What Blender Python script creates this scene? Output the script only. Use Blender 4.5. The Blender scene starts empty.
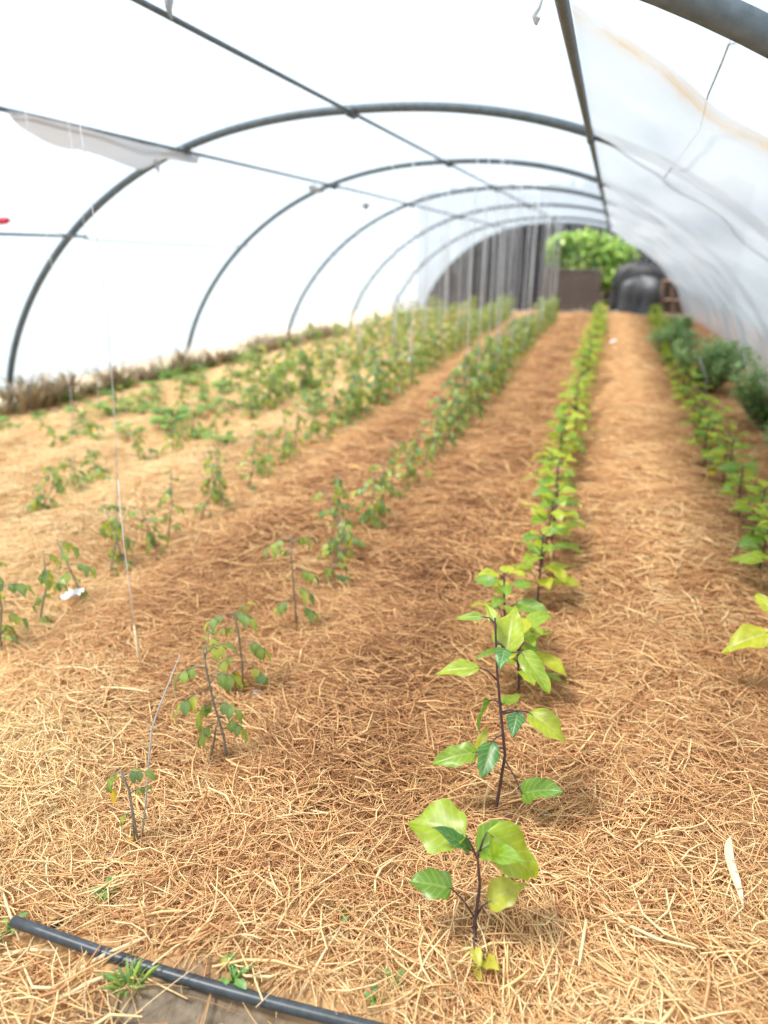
import bpy, math, random
import numpy as np
from mathutils import Vector, Matrix, noise, Quaternion

random.seed(11)
RNG = np.random.default_rng(5)
SC = bpy.context.scene
COL = SC.collection
PI = math.pi

# ------------------------------------------------------------------ camera
F_PX, VPX, VPY, CAM_H = 660.0, 614.28, 250.59, 1.5
PITCH = math.atan((512 - VPY) / F_PX)
YAW = math.atan((VPX - 384) / F_PX * math.cos(PITCH))
FWD = Vector((-math.sin(YAW) * math.cos(PITCH), math.cos(YAW) * math.cos(PITCH), -math.sin(PITCH)))
RGT = Vector((math.cos(YAW), math.sin(YAW), 0))
UPV = RGT.cross(FWD)
CAM = Vector((0, 0, CAM_H))


def ray(px, py):
    return RGT * ((px - 384) / F_PX) + UPV * ((512 - py) / F_PX) + FWD


def at(px, py, Y):
    """point of the place seen at a pixel, on the cross plane Y metres down the tunnel"""
    d = ray(px, py)
    return CAM + d * (Y / d.y)


def gnd(px, py):
    d = ray(px, py)
    p = CAM + d * (-CAM_H / d.z)
    for _ in range(6):
        z = H(p.x, p.y)
        p = CAM + d * ((z - CAM_H) / d.z)
    return p


# ------------------------------------------------------------------ helpers
def tag(o, label=None, cat=None, group=None, kind=None):
    if label:
        o['label'] = label
    if cat:
        o['category'] = cat
    if group:
        o['group'] = group
    if kind:
        o['kind'] = kind
    return o


def empty(name, loc, rz=0.0):
    o = bpy.data.objects.new(name, None)
    o.empty_display_size = 0.05
    o.location = loc
    o.rotation_euler.z = rz
    COL.objects.link(o)
    return o


class MB:
    def __init__(self):
        self.v, self.f, self.m, self.uv = [], [], [], []

    def add(self, verts, faces, mi=0, uv=None):
        b = len(self.v)
        self.uv += uv if uv else [(.5, 0.0, 0.0)] * len(verts)
        self.v += [tuple(p) for p in verts]
        self.f += [tuple(b + i for i in f) for f in faces]
        self.m += [mi] * len(faces)

    def tube(self, pts, rad, n=6, mi=0, cap=True):
        pts = [Vector(p) for p in pts]
        if not hasattr(rad, '__len__'):
            rad = [rad] * len(pts)
        vs, fs = [], []
        ref = None
        for i, p in enumerate(pts):
            a = pts[max(i - 1, 0)]
            c = pts[min(i + 1, len(pts) - 1)]
            t = (c - a)
            if t.length < 1e-9:
                t = Vector((0, 0, 1))
            t.normalize()
            if ref is None:
                ref = Vector((1, 0, 0)) if abs(t.x) < .8 else Vector((0, 1, 0))
            u = (ref - t * ref.dot(t)).normalized()
            ref = u
            w = t.cross(u)
            for k in range(n):
                an = 2 * PI * k / n
                vs.append(p + (u * math.cos(an) + w * math.sin(an)) * rad[i])
        for i in range(len(pts) - 1):
            for k in range(n):
                k2 = (k + 1) % n
                fs.append((i * n + k, i * n + k2, (i + 1) * n + k2, (i + 1) * n + k))
        if cap:
            fs.append(tuple(range(n))[::-1])
            fs.append(tuple((len(pts) - 1) * n + k for k in range(n)))
        self.add(vs, fs, mi)

    def box(self, lo, hi, mi=0, bev=0.0):
        x0, y0, z0 = lo
        x1, y1, z1 = hi
        v = [(x0, y0, z0), (x1, y0, z0), (x1, y1, z0), (x0, y1, z0), (x0, y0, z1), (x1, y0, z1), (x1, y1, z1), (x0, y1, z1)]
        f = [(0, 3, 2, 1), (4, 5, 6, 7), (0, 1, 5, 4), (1, 2, 6, 5), (2, 3, 7, 6), (3, 0, 4, 7)]
        self.add(v, f, mi)

    def leaf(self, base, d, n, L, W, droop=0.6, fold=0.25, lobes=0.12, nx=4, ny=8, rnd=None, shape='ovate', mi=0, petiole=0.0, wav=.05):
        """one leaf blade: midrib from base along d, bending down by droop radians, halves folded up by fold"""
        rnd = rnd or random
        d = Vector(d).normalized()
        n = Vector(n)
        n = (n - d * n.dot(d)).normalized()
        s = d.cross(n)
        ph = rnd.random() * 6.28
        tw = rnd.uniform(-.35, .35)
        p = Vector(base)
        vs, fs = [], []
        step = L / ny
        for j in range(ny + 1):
            t = j / ny
            if shape == 'ovate':
                w = math.sin(PI * min(t ** 0.72, 1)) ** 0.75 * (1 - .25 * t)
            else:
                w = math.sin(PI * min(t ** 0.85, 1)) ** 0.9
            w = max(w, .015) * W * .5 * (1 + lobes * math.sin(ph + t * 17))
            an = droop * t * t * 1.1
            dd = d * math.cos(an) - n * math.sin(an)
            nn = n * math.cos(an) + d * math.sin(an)
            ss = s * math.cos(tw * t) + nn * math.sin(tw * t)
            n2 = nn * math.cos(tw * t) - s * math.sin(tw * t)
            for i in range(-nx, nx + 1):
                u = i / nx
                z = fold * abs(u) * w - .35 * fold * u * u * w * 1.4 + wav * W * math.sin(ph + 9 * t + (2 if i > 0 else 0)) * abs(u) ** 2
                vs.append(p + ss * (u * w) + n2 * z)
            p = p + dd * step
        m = 2 * nx + 1
        for j in range(ny):
            for i in range(m - 1):
                fs.append((j * m + i, j * m + i + 1, (j + 1) * m + i + 1, (j + 1) * m + i))
        self.add(vs, fs, mi, [(i / nx, j / ny, 1.0) for j in range(ny + 1) for i in range(-nx, nx + 1)])
        return p

    def mesh(self, name, mats, smooth=True):
        me = bpy.data.meshes.new(name)
        me.from_pydata(self.v, [], self.f)
        for m in (mats if isinstance(mats, (list, tuple)) else [mats]):
            me.materials.append(m)
        a_ = me.attributes.new('blade', 'FLOAT_VECTOR', 'POINT')
        a_.data.foreach_set('vector', [c for t in self.uv for c in t])
        me.polygons.foreach_set('material_index', self.m)
        if smooth:
            me.polygons.foreach_set('use_smooth', [True] * len(self.f))
        me.update()
        return me

    def build(self, name, mats, parent=None, smooth=True):
        o = bpy.data.objects.new(name, self.mesh(name, mats, smooth))
        COL.objects.link(o)
        if parent:
            o.parent = parent
        return o


def copy_tree(o, parent=None):
    c = o.copy()
    COL.objects.link(c)
    if parent:
        c.parent = parent
    for ch in o.children:
        copy_tree(ch, c)
    return c


# ------------------------------------------------------------------ materials
def new_mat(name):
    m = bpy.data.materials.new(name)
    m.use_nodes = True
    nt = m.node_tree
    nt.nodes.clear()
    out = nt.nodes.new('ShaderNodeOutputMaterial')
    return m, nt, out


def N(nt, t, **kw):
    n = nt.nodes.new(t)
    for k, v in kw.items():
        if k in n.inputs:
            n.inputs[k].default_value = v
        else:
            setattr(n, k, v)
    return n


def ramp(nt, stops):
    r = nt.nodes.new('ShaderNodeValToRGB')
    e = r.color_ramp.elements
    while len(e) > 1:
        e.remove(e[-1])
    e[0].position, e[0].color = stops[0][0], (*stops[0][1], 1)
    for p, c in stops[1:]:
        q = e.new(p)
        q.color = (*c, 1)
    return r


def simple(name, col, rough=.6, metal=0.0, scale=20, var=.25, coat=None):
    m, nt, out = new_mat(name)
    b = N(nt, 'ShaderNodeBsdfPrincipled', Roughness=rough, Metallic=metal)
    tc = N(nt, 'ShaderNodeTexCoord')
    nz = N(nt, 'ShaderNodeTexNoise', Scale=scale, Detail=5.0)
    nt.links.new(tc.outputs['Object'], nz.inputs['Vector'])
    lo = tuple(c * (1 - var) for c in col)
    hi = tuple(min(1, c * (1 + var)) for c in col)
    r = ramp(nt, [(.3, lo), (.7, hi)])
    nt.links.new(nz.outputs['Fac'], r.inputs[0])
    nt.links.new(r.outputs[0], b.inputs['Base Color'])
    nt.links.new(b.outputs[0], out.inputs[0])
    return m


def plastic(name, col, trans_col, t_transparent, t_translucent, stain=False):
    """thin polythene sheet: part clear, part milky"""
    m, nt, out = new_mat(name)
    geo = N(nt, 'ShaderNodeNewGeometry')
    tr = N(nt, 'ShaderNodeBsdfTransparent')
    tr.inputs[0].default_value = (*trans_col, 1)
    tl = N(nt, 'ShaderNodeBsdfTranslucent')
    df = N(nt, 'ShaderNodeBsdfDiffuse')
    nz = N(nt, 'ShaderNodeTexNoise', Scale=1.3, Detail=4.0)
    nt.links.new(geo.outputs['Position'], nz.inputs['Vector'])
    r = ramp(nt, [(.35, tuple(c * .93 for c in col)), (.65, col)])
    nt.links.new(nz.outputs['Fac'], r.inputs[0])
    colout = r.outputs[0]
    if stain:
        # rust coloured tide mark: a band across the tunnel and a few spots
        sx = N(nt, 'ShaderNodeSeparateXYZ')
        nt.links.new(geo.outputs['Position'], sx.inputs[0])
        n2 = N(nt, 'ShaderNodeTexNoise', Scale=3.0, Detail=6.0, Roughness=.7)
        nt.links.new(geo.outputs['Position'], n2.inputs['Vector'])
        a = N(nt, 'ShaderNodeMath', operation='MULTIPLY_ADD')
        nt.links.new(n2.outputs['Fac'], a.inputs[0])
        a.inputs[1].default_value = .34
        nt.links.new(sx.outputs['Y'], a.inputs[2])
        rb = ramp(nt, [(0, (0, 0, 0)), (.24, (0, 0, 0)), (.36, (.35, .35, .35)), (.46, (.8, .8, .8)), (.56, (.35, .35, .35)), (.80, (0, 0, 0))])
        mp = N(nt, 'ShaderNodeMapRange')
        mp.inputs['From Min'].default_value = 2.62
        mp.inputs['From Max'].default_value = 3.22
        nt.links.new(a.outputs[0], mp.inputs['Value'])
        nt.links.new(mp.outputs[0], rb.inputs[0])
        n3 = N(nt, 'ShaderNodeTexNoise', Scale=5.0, Detail=5.0)
        nt.links.new(geo.outputs['Position'], n3.inputs['Vector'])
        r3 = ramp(nt, [(.35, (.25, .25, .25)), (.62, (1, 1, 1))])
        nt.links.new(n3.outputs['Fac'], r3.inputs[0])
        mu = N(nt, 'ShaderNodeMath', operation='MULTIPLY')
        nt.links.new(rb.outputs[0], mu.inputs[0])
        nt.links.new(r3.outputs[0], mu.inputs[1])
        mx = N(nt, 'ShaderNodeMix', data_type='RGBA')
        nt.links.new(mu.outputs[0], mx.inputs['Factor'])
        nt.links.new(colout, mx.inputs['A'])
        mx.inputs['B'].default_value = (.66, .42, .16, 1)
        colout = mx.outputs['Result']
    nt.links.new(colout, tl.inputs[0])
    nt.links.new(colout, df.inputs[0])
    m1 = N(nt, 'ShaderNodeMixShader')
    m1.inputs[0].default_value = t_translucent
    nt.links.new(df.outputs[0], m1.inputs[1])
    nt.links.new(tl.outputs[0], m1.inputs[2])
    m2 = N(nt, 'ShaderNodeMixShader')
    m2.inputs[0].default_value = t_transparent
    nt.links.new(m1.outputs[0], m2.inputs[1])
    nt.links.new(tr.outputs[0], m2.inputs[2])
    nt.links.new(m2.outputs[0], out.inputs[0])
    return m


def leaf_mat(name, stops, transl=.45, gloss=.06):
    m, nt, out = new_mat(name)
    geo = N(nt, 'ShaderNodeNewGeometry')
    oi = N(nt, 'ShaderNodeObjectInfo')
    ad = N(nt, 'ShaderNodeMath', operation='ADD')
    nt.links.new(geo.outputs['Random Per Island'], ad.inputs[0])
    nt.links.new(oi.outputs['Random'], ad.inputs[1])
    fr = N(nt, 'ShaderNodeMath', operation='FRACT')
    nt.links.new(ad.outputs[0], fr.inputs[0])
    r = ramp(nt, stops)
    nt.links.new(fr.outputs[0], r.inputs[0])
    nz = N(nt, 'ShaderNodeTexNoise', Scale=45.0, Detail=3.0)
    nt.links.new(geo.outputs['Position'], nz.inputs['Vector'])
    mr = N(nt, 'ShaderNodeMapRange')
    mr.inputs['To Min'].default_value = .6
    mr.inputs['To Max'].default_value = 1.3
    nt.links.new(nz.outputs['Fac'], mr.inputs['Value'])
    # midrib and side veins, paler than the blade
    av = N(nt, 'ShaderNodeAttribute', attribute_name='blade')
    sx = N(nt, 'ShaderNodeSeparateXYZ')
    nt.links.new(av.outputs['Vector'], sx.inputs[0])
    ab = N(nt, 'ShaderNodeMath', operation='ABSOLUTE')
    nt.links.new(sx.outputs['X'], ab.inputs[0])
    m7 = N(nt, 'ShaderNodeMath', operation='MULTIPLY')
    nt.links.new(sx.outputs['Y'], m7.inputs[0])
    m7.inputs[1].default_value = 6.5
    sl_ = N(nt, 'ShaderNodeMath', operation='MULTIPLY_ADD')
    nt.links.new(ab.outputs[0], sl_.inputs[0])
    sl_.inputs[1].default_value = -1.6
    nt.links.new(m7.outputs[0], sl_.inputs[2])
    fv = N(nt, 'ShaderNodeMath', operation='PINGPONG')
    nt.links.new(sl_.outputs[0], fv.inputs[0])
    fv.inputs[1].default_value = .5
    mn = N(nt, 'ShaderNodeMath', operation='MINIMUM')
    nt.links.new(fv.outputs[0], mn.inputs[0])
    nt.links.new(ab.outputs[0], mn.inputs[1])
    rv = ramp(nt, [(0, (.9, .9, .9)), (.05, (.5, .5, .5)), (.13, (0, 0, 0))])
    nt.links.new(mn.outputs[0], rv.inputs[0])
    vm = N(nt, 'ShaderNodeMix', data_type='RGBA')
    nt.links.new(rv.outputs[0], vm.inputs['Factor'])
    nt.links.new(r.outputs[0], vm.inputs['A'])
    hs = N(nt, 'ShaderNodeMix', data_type='RGBA')
    hs.inputs['Factor'].default_value = .45
    nt.links.new(r.outputs[0], hs.inputs['A'])
    hs.inputs['B'].default_value = (.62, .72, .30, 1)
    nt.links.new(hs.outputs['Result'], vm.inputs['B'])
    mx = N(nt, 'ShaderNodeVectorMath', operation='SCALE')
    nt.links.new(vm.outputs['Result'], mx.inputs[0])
    nt.links.new(mr.outputs[0], mx.inputs['Scale'])
    df = N(nt, 'ShaderNodeBsdfDiffuse')
    tl = N(nt, 'ShaderNodeBsdfTranslucent')
    gl = N(nt, 'ShaderNodeBsdfGlossy', Roughness=.42)
    nt.links.new(mx.outputs[0], df.inputs[0])
    nt.links.new(mx.outputs[0], tl.inputs[0])
    m1 = N(nt, 'ShaderNodeMixShader')
    m1.inputs[0].default_value = transl
    nt.links.new(df.outputs[0], m1.inputs[1])
    nt.links.new(tl.outputs[0], m1.inputs[2])
    m2 = N(nt, 'ShaderNodeMixShader')
    m2.inputs[0].default_value = gloss
    nt.links.new(m1.outputs[0], m2.inputs[1])
    nt.links.new(gl.outputs[0], m2.inputs[2])
    nt.links.new(m2.outputs[0], out.inputs[0])
    return m


M = {}
M['film'] = plastic('film', (.41, .48, .56), (.93, .97, 1.0), .40, .82)
M['liner'] = plastic('liner', (.67, .69, .71), (.92, .96, 1.0), .19, .66, stain=True)
M['flap'] = plastic('flap', (.50, .50, .52), (.9, .9, .95), .06, .40)
M['steel'] = simple('galvanised_steel', (.10, .125, .145), .55, .2, 25, .25)
M['wire'] = simple('wire', (.16, .19, .21), .6, .2, 30, .2)
M['hose'] = simple('black_polythene', (.045, .055, .065), .38, 0, 60, .3)
M['twine'] = simple('white_twine', (.62, .62, .64), .8, 0, 30, .1)
M['grey_twine'] = simple('grey_twine', (.45, .47, .47), .8, 0, 30, .2)
M['red'] = simple('red_plastic', (.55, .03, .06), .5, 0, 30, .1)
M['litter'] = simple('white_litter', (.88, .88, .92), .6, 0, 40, .06)
M['husk'] = simple('dry_husk', (.74, .56, .34), .8, 0, 60, .18)
M['pale_husk'] = simple('pale_husk', (.78, .64, .44), .8, 0, 60, .1)
M['stone'] = simple('pale_stone', (.62, .58, .52), .85, 0, 40, .2)
M['egg_leaf'] = leaf_mat('egg_leaf', [(0, (.17, .36, .03)), (.35, (.29, .47, .02)), (.7, (.47, .58, .02)), (1, (.60, .63, .02))])
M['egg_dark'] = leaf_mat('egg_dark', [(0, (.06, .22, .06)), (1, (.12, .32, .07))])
M['egg_yellow'] = leaf_mat('egg_yellow', [(0, (.50, .55, .04)), (1, (.66, .60, .05))])
M['tom_leaf'] = leaf_mat('tom_leaf', [(0, (.15, .27, .08)), (.4, (.27, .41, .08)), (.75, (.44, .52, .07)), (1, (.62, .58, .07))], .42)
M['weed'] = leaf_mat('weed_leaf', [(0, (.10, .30, .07)), (.6, (.22, .42, .07)), (1, (.40, .50, .07))], .35)
M['bush'] = leaf_mat('bush_leaf', [(0, (.30, .48, .18)), (.6, (.42, .62, .26)), (1, (.54, .70, .34))], .5)
M['dead'] = leaf_mat('dead_grass', [(0, (.24, .17, .12)), (.5, (.34, .24, .16)), (1, (.46, .34, .20))], .2)
M['tree'] = leaf_mat('tree_leaf', [(0, (.20, .42, .10)), (.5, (.38, .60, .14)), (1, (.56, .70, .22))], .45)
M['yellow_leaf'] = leaf_mat('yellow_leaf', [(0, (.75, .48, .02)), (1, (.80, .58, .03))])
M['egg_stem'] = simple('eggplant_stem', (.085, .045, .055), .6, 0, 60, .25)
M['tom_stem'] = simple('tomato_stem', (.22, .22, .17), .7, 0, 60, .3)
M['bark'] = simple('bark', (.12, .09, .07), .9, 0, 15, .3)
M['brown_panel'] = simple('brown_panel', (.075, .056, .047), .8, 0, 3, .15)
M['tarp'] = simple('dark_tarp', (.016, .017, .021), .6, 0, 4, .3)
M['grey_tarp'] = simple('grey_tarp', (.045, .05, .058), .6, 0, 4, .2)
M['old_wood'] = simple('old_wood', (.12, .08, .06), .85, 0, 10, .25)
M['grey_wood'] = simple('grey_wood', (.10, .10, .105), .9, 0, 10, .25)


def straw_mat():
    m, nt, out = new_mat('straw')
    geo = N(nt, 'ShaderNodeNewGeometry')
    n1 = N(nt, 'ShaderNodeTexNoise', Scale=1.6, Detail=3.0)
    nt.links.new(geo.outputs['Position'], n1.inputs['Vector'])
    at_ = N(nt, 'ShaderNodeAttribute', attribute_name='gold')
    a = N(nt, 'ShaderNodeMath', operation='MULTIPLY_ADD')
    nt.links.new(n1.outputs['Fac'], a.inputs[0])
    a.inputs[1].default_value = .5
    nt.links.new(at_.outputs['Fac'], a.inputs[2])
    b = N(nt, 'ShaderNodeMath', operation='MULTIPLY_ADD')
    nt.links.new(geo.outputs['Random Per Island'], b.inputs[0])
    b.inputs[1].default_value = .85
    nt.links.new(a.outputs[0], b.inputs[2])
    r = ramp(nt, [(.12, (.20, .082, .036)), (.36, (.50, .242, .105)), (.58, (.73, .40, .185)), (.80, (.86, .56, .26)), (1.0, (.94, .72, .40))])
    sc = N(nt, 'ShaderNodeMath', operation='MULTIPLY')
    nt.links.new(b.outputs[0], sc.inputs[0])
    sc.inputs[1].default_value = .8
    nt.links.new(sc.outputs[0], r.inputs[0])
    bs = N(nt, 'ShaderNodeBsdfPrincipled', Roughness=.65)
    bs.inputs['Specular IOR Level'].default_value = .25
    nt.links.new(r.outputs[0], bs.inputs['Base Color'])
    nt.links.new(bs.outputs[0], out.inputs[0])
    return m


def bed_mat():
    m, nt, out = new_mat('straw_bed')
    geo = N(nt, 'ShaderNodeNewGeometry')
    mp = N(nt, 'ShaderNodeMapping')
    mp.inputs['Scale'].default_value = (1, .45, 1)
    nt.links.new(geo.outputs['Position'], mp.inputs['Vector'])
    n1 = N(nt, 'ShaderNodeTexNoise', Scale=22.0, Detail=8.0, Roughness=.75, Distortion=1.2)
    nt.links.new(mp.outputs[0], n1.inputs['Vector'])
    n2 = N(nt, 'ShaderNodeTexNoise', Scale=1.6, Detail=3.0)
    nt.links.new(geo.outputs['Position'], n2.inputs['Vector'])
    at_ = N(nt, 'ShaderNodeAttribute', attribute_name='gold')
    a = N(nt, 'ShaderNodeMath', operation='MULTIPLY_ADD')
    nt.links.new(n2.outputs['Fac'], a.inputs[0])
    a.inputs[1].default_value = .4
    nt.links.new(at_.outputs['Fac'], a.inputs[2])
    b = N(nt, 'ShaderNodeMath', operation='MULTIPLY_ADD')
    nt.links.new(n1.outputs['Fac'], b.inputs[0])
    b.inputs[1].default_value = .75
    nt.links.new(a.outputs[0], b.inputs[2])
    sc = N(nt, 'ShaderNodeMath', operation='MULTIPLY')
    nt.links.new(b.outputs[0], sc.inputs[0])
    sc.inputs[1].default_value = .75
    r = ramp(nt, [(.22, (.16, .070, .032)), (.45, (.54, .275, .125)), (.70, (.78, .475, .225)), (1.0, (.92, .70, .40))])
    nt.links.new(sc.outputs[0], r.inputs[0])
    # bare earth where the mulch is thin
    so = N(nt, 'ShaderNodeAttribute', attribute_name='soil')
    n3 = N(nt, 'ShaderNodeTexNoise', Scale=30.0, Detail=6.0)
    nt.links.new(geo.outputs['Position'], n3.inputs['Vector'])
    rs = ramp(nt, [(.3, (.17, .125, .085)), (.7, (.36, .28, .20))])
    nt.links.new(n3.outputs['Fac'], rs.inputs[0])
    mx = N(nt, 'ShaderNodeMix', data_type='RGBA')
    nt.links.new(so.outputs['Fac'], mx.inputs['Factor'])
    nt.links.new(r.outputs[0], mx.inputs['A'])
    nt.links.new(rs.outputs[0], mx.inputs['B'])
    bs = N(nt, 'ShaderNodeBsdfPrincipled', Roughness=.9)
    bs.inputs['Specular IOR Level'].default_value = .1
    nt.links.new(mx.outputs['Result'], bs.inputs['Base Color'])
    bu = N(nt, 'ShaderNodeBump', Strength=.7, Distance=.03)
    nt.links.new(n1.outputs['Fac'], bu.inputs['Height'])
    nt.links.new(bu.outputs[0], bs.inputs['Normal'])
    nt.links.new(bs.outputs[0], out.inputs[0])
    return m


def boards_mat():
    m, nt, out = new_mat('weathered_boards')
    tc = N(nt, 'ShaderNodeTexCoord')
    mp = N(nt, 'ShaderNodeMapping')
    mp.inputs['Scale'].default_value = (9, 9, .35)
    nt.links.new(tc.outputs['Object'], mp.inputs['Vector'])
    nz = N(nt, 'ShaderNodeTexNoise', Scale=1.0, Detail=5.0)
    nt.links.new(mp.outputs[0], nz.inputs['Vector'])
    geo = N(nt, 'ShaderNodeNewGeometry')
    a = N(nt, 'ShaderNodeMath', operation='MULTIPLY_ADD')
    nt.links.new(geo.outputs['Random Per Island'], a.inputs[0])
    a.inputs[1].default_value = .5
    nt.links.new(nz.outputs['Fac'], a.inputs[2])
    r = ramp(nt, [(.35, (.014, .014, .018)), (.75, (.034, .034, .042)), (1.0, (.08, .08, .09))])
    nt.links.new(a.outputs[0], r.inputs[0])
    bs = N(nt, 'ShaderNodeBsdfPrincipled', Roughness=.9)
    nt.links.new(r.outputs[0], bs.inputs['Base Color'])
    nt.links.new(bs.outputs[0], out.inputs[0])
    return m


M['straw'] = straw_mat()
M['bed'] = bed_mat()
M['boards'] = boards_mat()
M['outside'] = simple('outside_ground', (.25, .28, .27), .95, 0, .6, .12)

# ------------------------------------------------------------------ tunnel form
HOOPS = [(-1.5, -1.95, 4.0, 2.5), (2.27, -1.95, 4.0, 2.5), (5.33, -1.908, 3.957, 2.479), (8.04, -1.811, 3.699, 2.416), (10.55, -1.607, 3.569, 2.344),
         (13.06, -1.45, 3.53, 2.251), (15.61, -1.40, 3.47, 2.147), (17.98, -1.411, 3.259, 2.11)]
EN, EM = 2.3, 1.489


def hoop_par(y):
    ys = [h[0] for h in HOOPS]
    return tuple(float(np.interp(y, ys, [h[k] for h in HOOPS])) for k in (1, 2, 3))


def prof(th, y, off=0.0):
    """inside line of the hoops at angle th (0 right foot, pi left foot)"""
    xc, a, hh = hoop_par(y)
    c, s = math.cos(th), max(math.sin(th), 0.0)
    lo, hi = 0.0, 8.0
    for _ in range(30):
        r = (lo + hi) / 2
        if abs(r * c / a) ** EN + (r * s / hh) ** EM < 1:
            lo = r
        else:
            hi = r
    r += off
    return Vector((xc + r * c, y, r * s))


def roof_z(x, y):
    xc, a, hh = hoop_par(y)
    u = min(abs((x - xc) / a), .999)
    return hh * (1 - u ** EN) ** (1 / EM)


ROWS = {'lead': -0.17, 'right': 0.90, 't1': -1.13, 't2': -2.18, 't3': -3.2, 't4': -4.2}
ROWX = list(ROWS.values()) + [1.75, -5.2]


def fb(x, y, z=0.0):
    return noise.noise((x, y, z))


def soil_at(x, y):
    if y > 18.1:
        return 1.0
    d = math.hypot((x + .54) / .36, (y - .68) / .13) + .5 * fb(x * 6, y * 6, 4.0)
    return min(1.0, max(0.0, (1.15 - d) / .35))


def H(x, y):
    d = min(abs(x - r) for r in ROWX)
    z = .055 * math.sin(min(d / .5, 1) * PI / 2) ** 2
    if x < -4.6:
        z *= max(0.0, 1 - (-4.6 - x) / .7)
        z -= .03 * min(1, (-4.6 - x) / .9)
    z += .022 * fb(x * 2.2, y * 2.2) + .014 * fb(x * 6, y * 6, 3.1)
    if y < 3:
        z += .008 * fb(x * 17, y * 17, 7.7)
        z -= .02 * soil_at(x, y)
    # the front edge of the mulch drops off to the path
    return z


def gold_at(x, y):
    g = 0.02
    g += .46 / (1 + math.exp((x + 2.2 + .35 * fb(y * .8, 0)) * 6))          # paler left half
    g += .30 / (1 + math.exp((y - 1.35 + .35 * fb(x * 2, 5)) * 6))         # paler at the front
    g += .25 * math.exp(-((x + 1.55) / .3) ** 2 - ((y - 1.35) / .45) ** 2)
    g += .12 * math.exp(-((x - .38) / .28) ** 2)
    g -= .16 * math.exp(-((x + .65) / .25) ** 2) * (1 if y > 1.3 else .3)
    g -= .12 * math.exp(-((x + 1.65) / .2) ** 2) * (1 if y > 1.7 else 0)
    g += .10 * fb(x * 3, y * 3, 9.0)
    return g


# ------------------------------------------------------------------ ground
def grid_ground():
    ys = list(np.arange(-1.5, .5, .1)) + list(np.arange(.5, 3.0, .022)) + list(np.arange(3.0, 7, .06)) + list(np.arange(7, 31.01, .2))
    xs = list(np.arange(-6.4, -2.6, .07)) + list(np.arange(-2.6, 1.2, .024)) + list(np.arange(1.2, 2.9, .08))
    vs = [(x, y, H(x, y)) for y in ys for x in xs]
    nx = len(xs)
    fs = [(j * nx + i, j * nx + i + 1, (j + 1) * nx + i + 1, (j + 1) * nx + i) for j in range(len(ys) - 1) for i in range(nx - 1)]
    me = bpy.data.meshes.new('floor')
    me.from_pydata(vs, [], fs)
    me.materials.append(M['bed'])
    me.polygons.foreach_set('use_smooth', [True] * len(fs))
    for nm, fn in (('gold', gold_at), ('soil', soil_at)):
        at_ = me.attributes.new(nm, 'FLOAT', 'POINT')
        at_.data.foreach_set('value', [fn(v[0], v[1]) for v in vs])
    o = bpy.data.objects.new('floor', me)
    COL.objects.link(o)
    tag(o, 'straw covered ground inside the plastic tunnel', 'ground', kind='structure')


grid_ground()
b = MB()
b.add([(-60, -40, -.09), (60, -40, -.09), (60, 80, -.09), (-60, 80, -.09)], [(0, 1, 2, 3)])
tag(b.build('ground', M['outside'], smooth=False), 'pale open ground around the tunnel', 'ground', kind='structure')




def on_level(px, py, z):
    d = ray(px, py)
    return CAM + d * ((z - CAM_H) / d.z)


HOSE = (on_level(14, 923, .045), on_level(347, 1023, .045))


def hose_dist(x, y):
    a, c = HOSE
    dx, dy = c.x - a.x, c.y - a.y
    t = max(0, min(1.6, ((x - a.x) * dx + (y - a.y) * dy) / (dx * dx + dy * dy)))
    return math.hypot(x - a.x - t * dx, y - a.y - t * dy)


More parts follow.
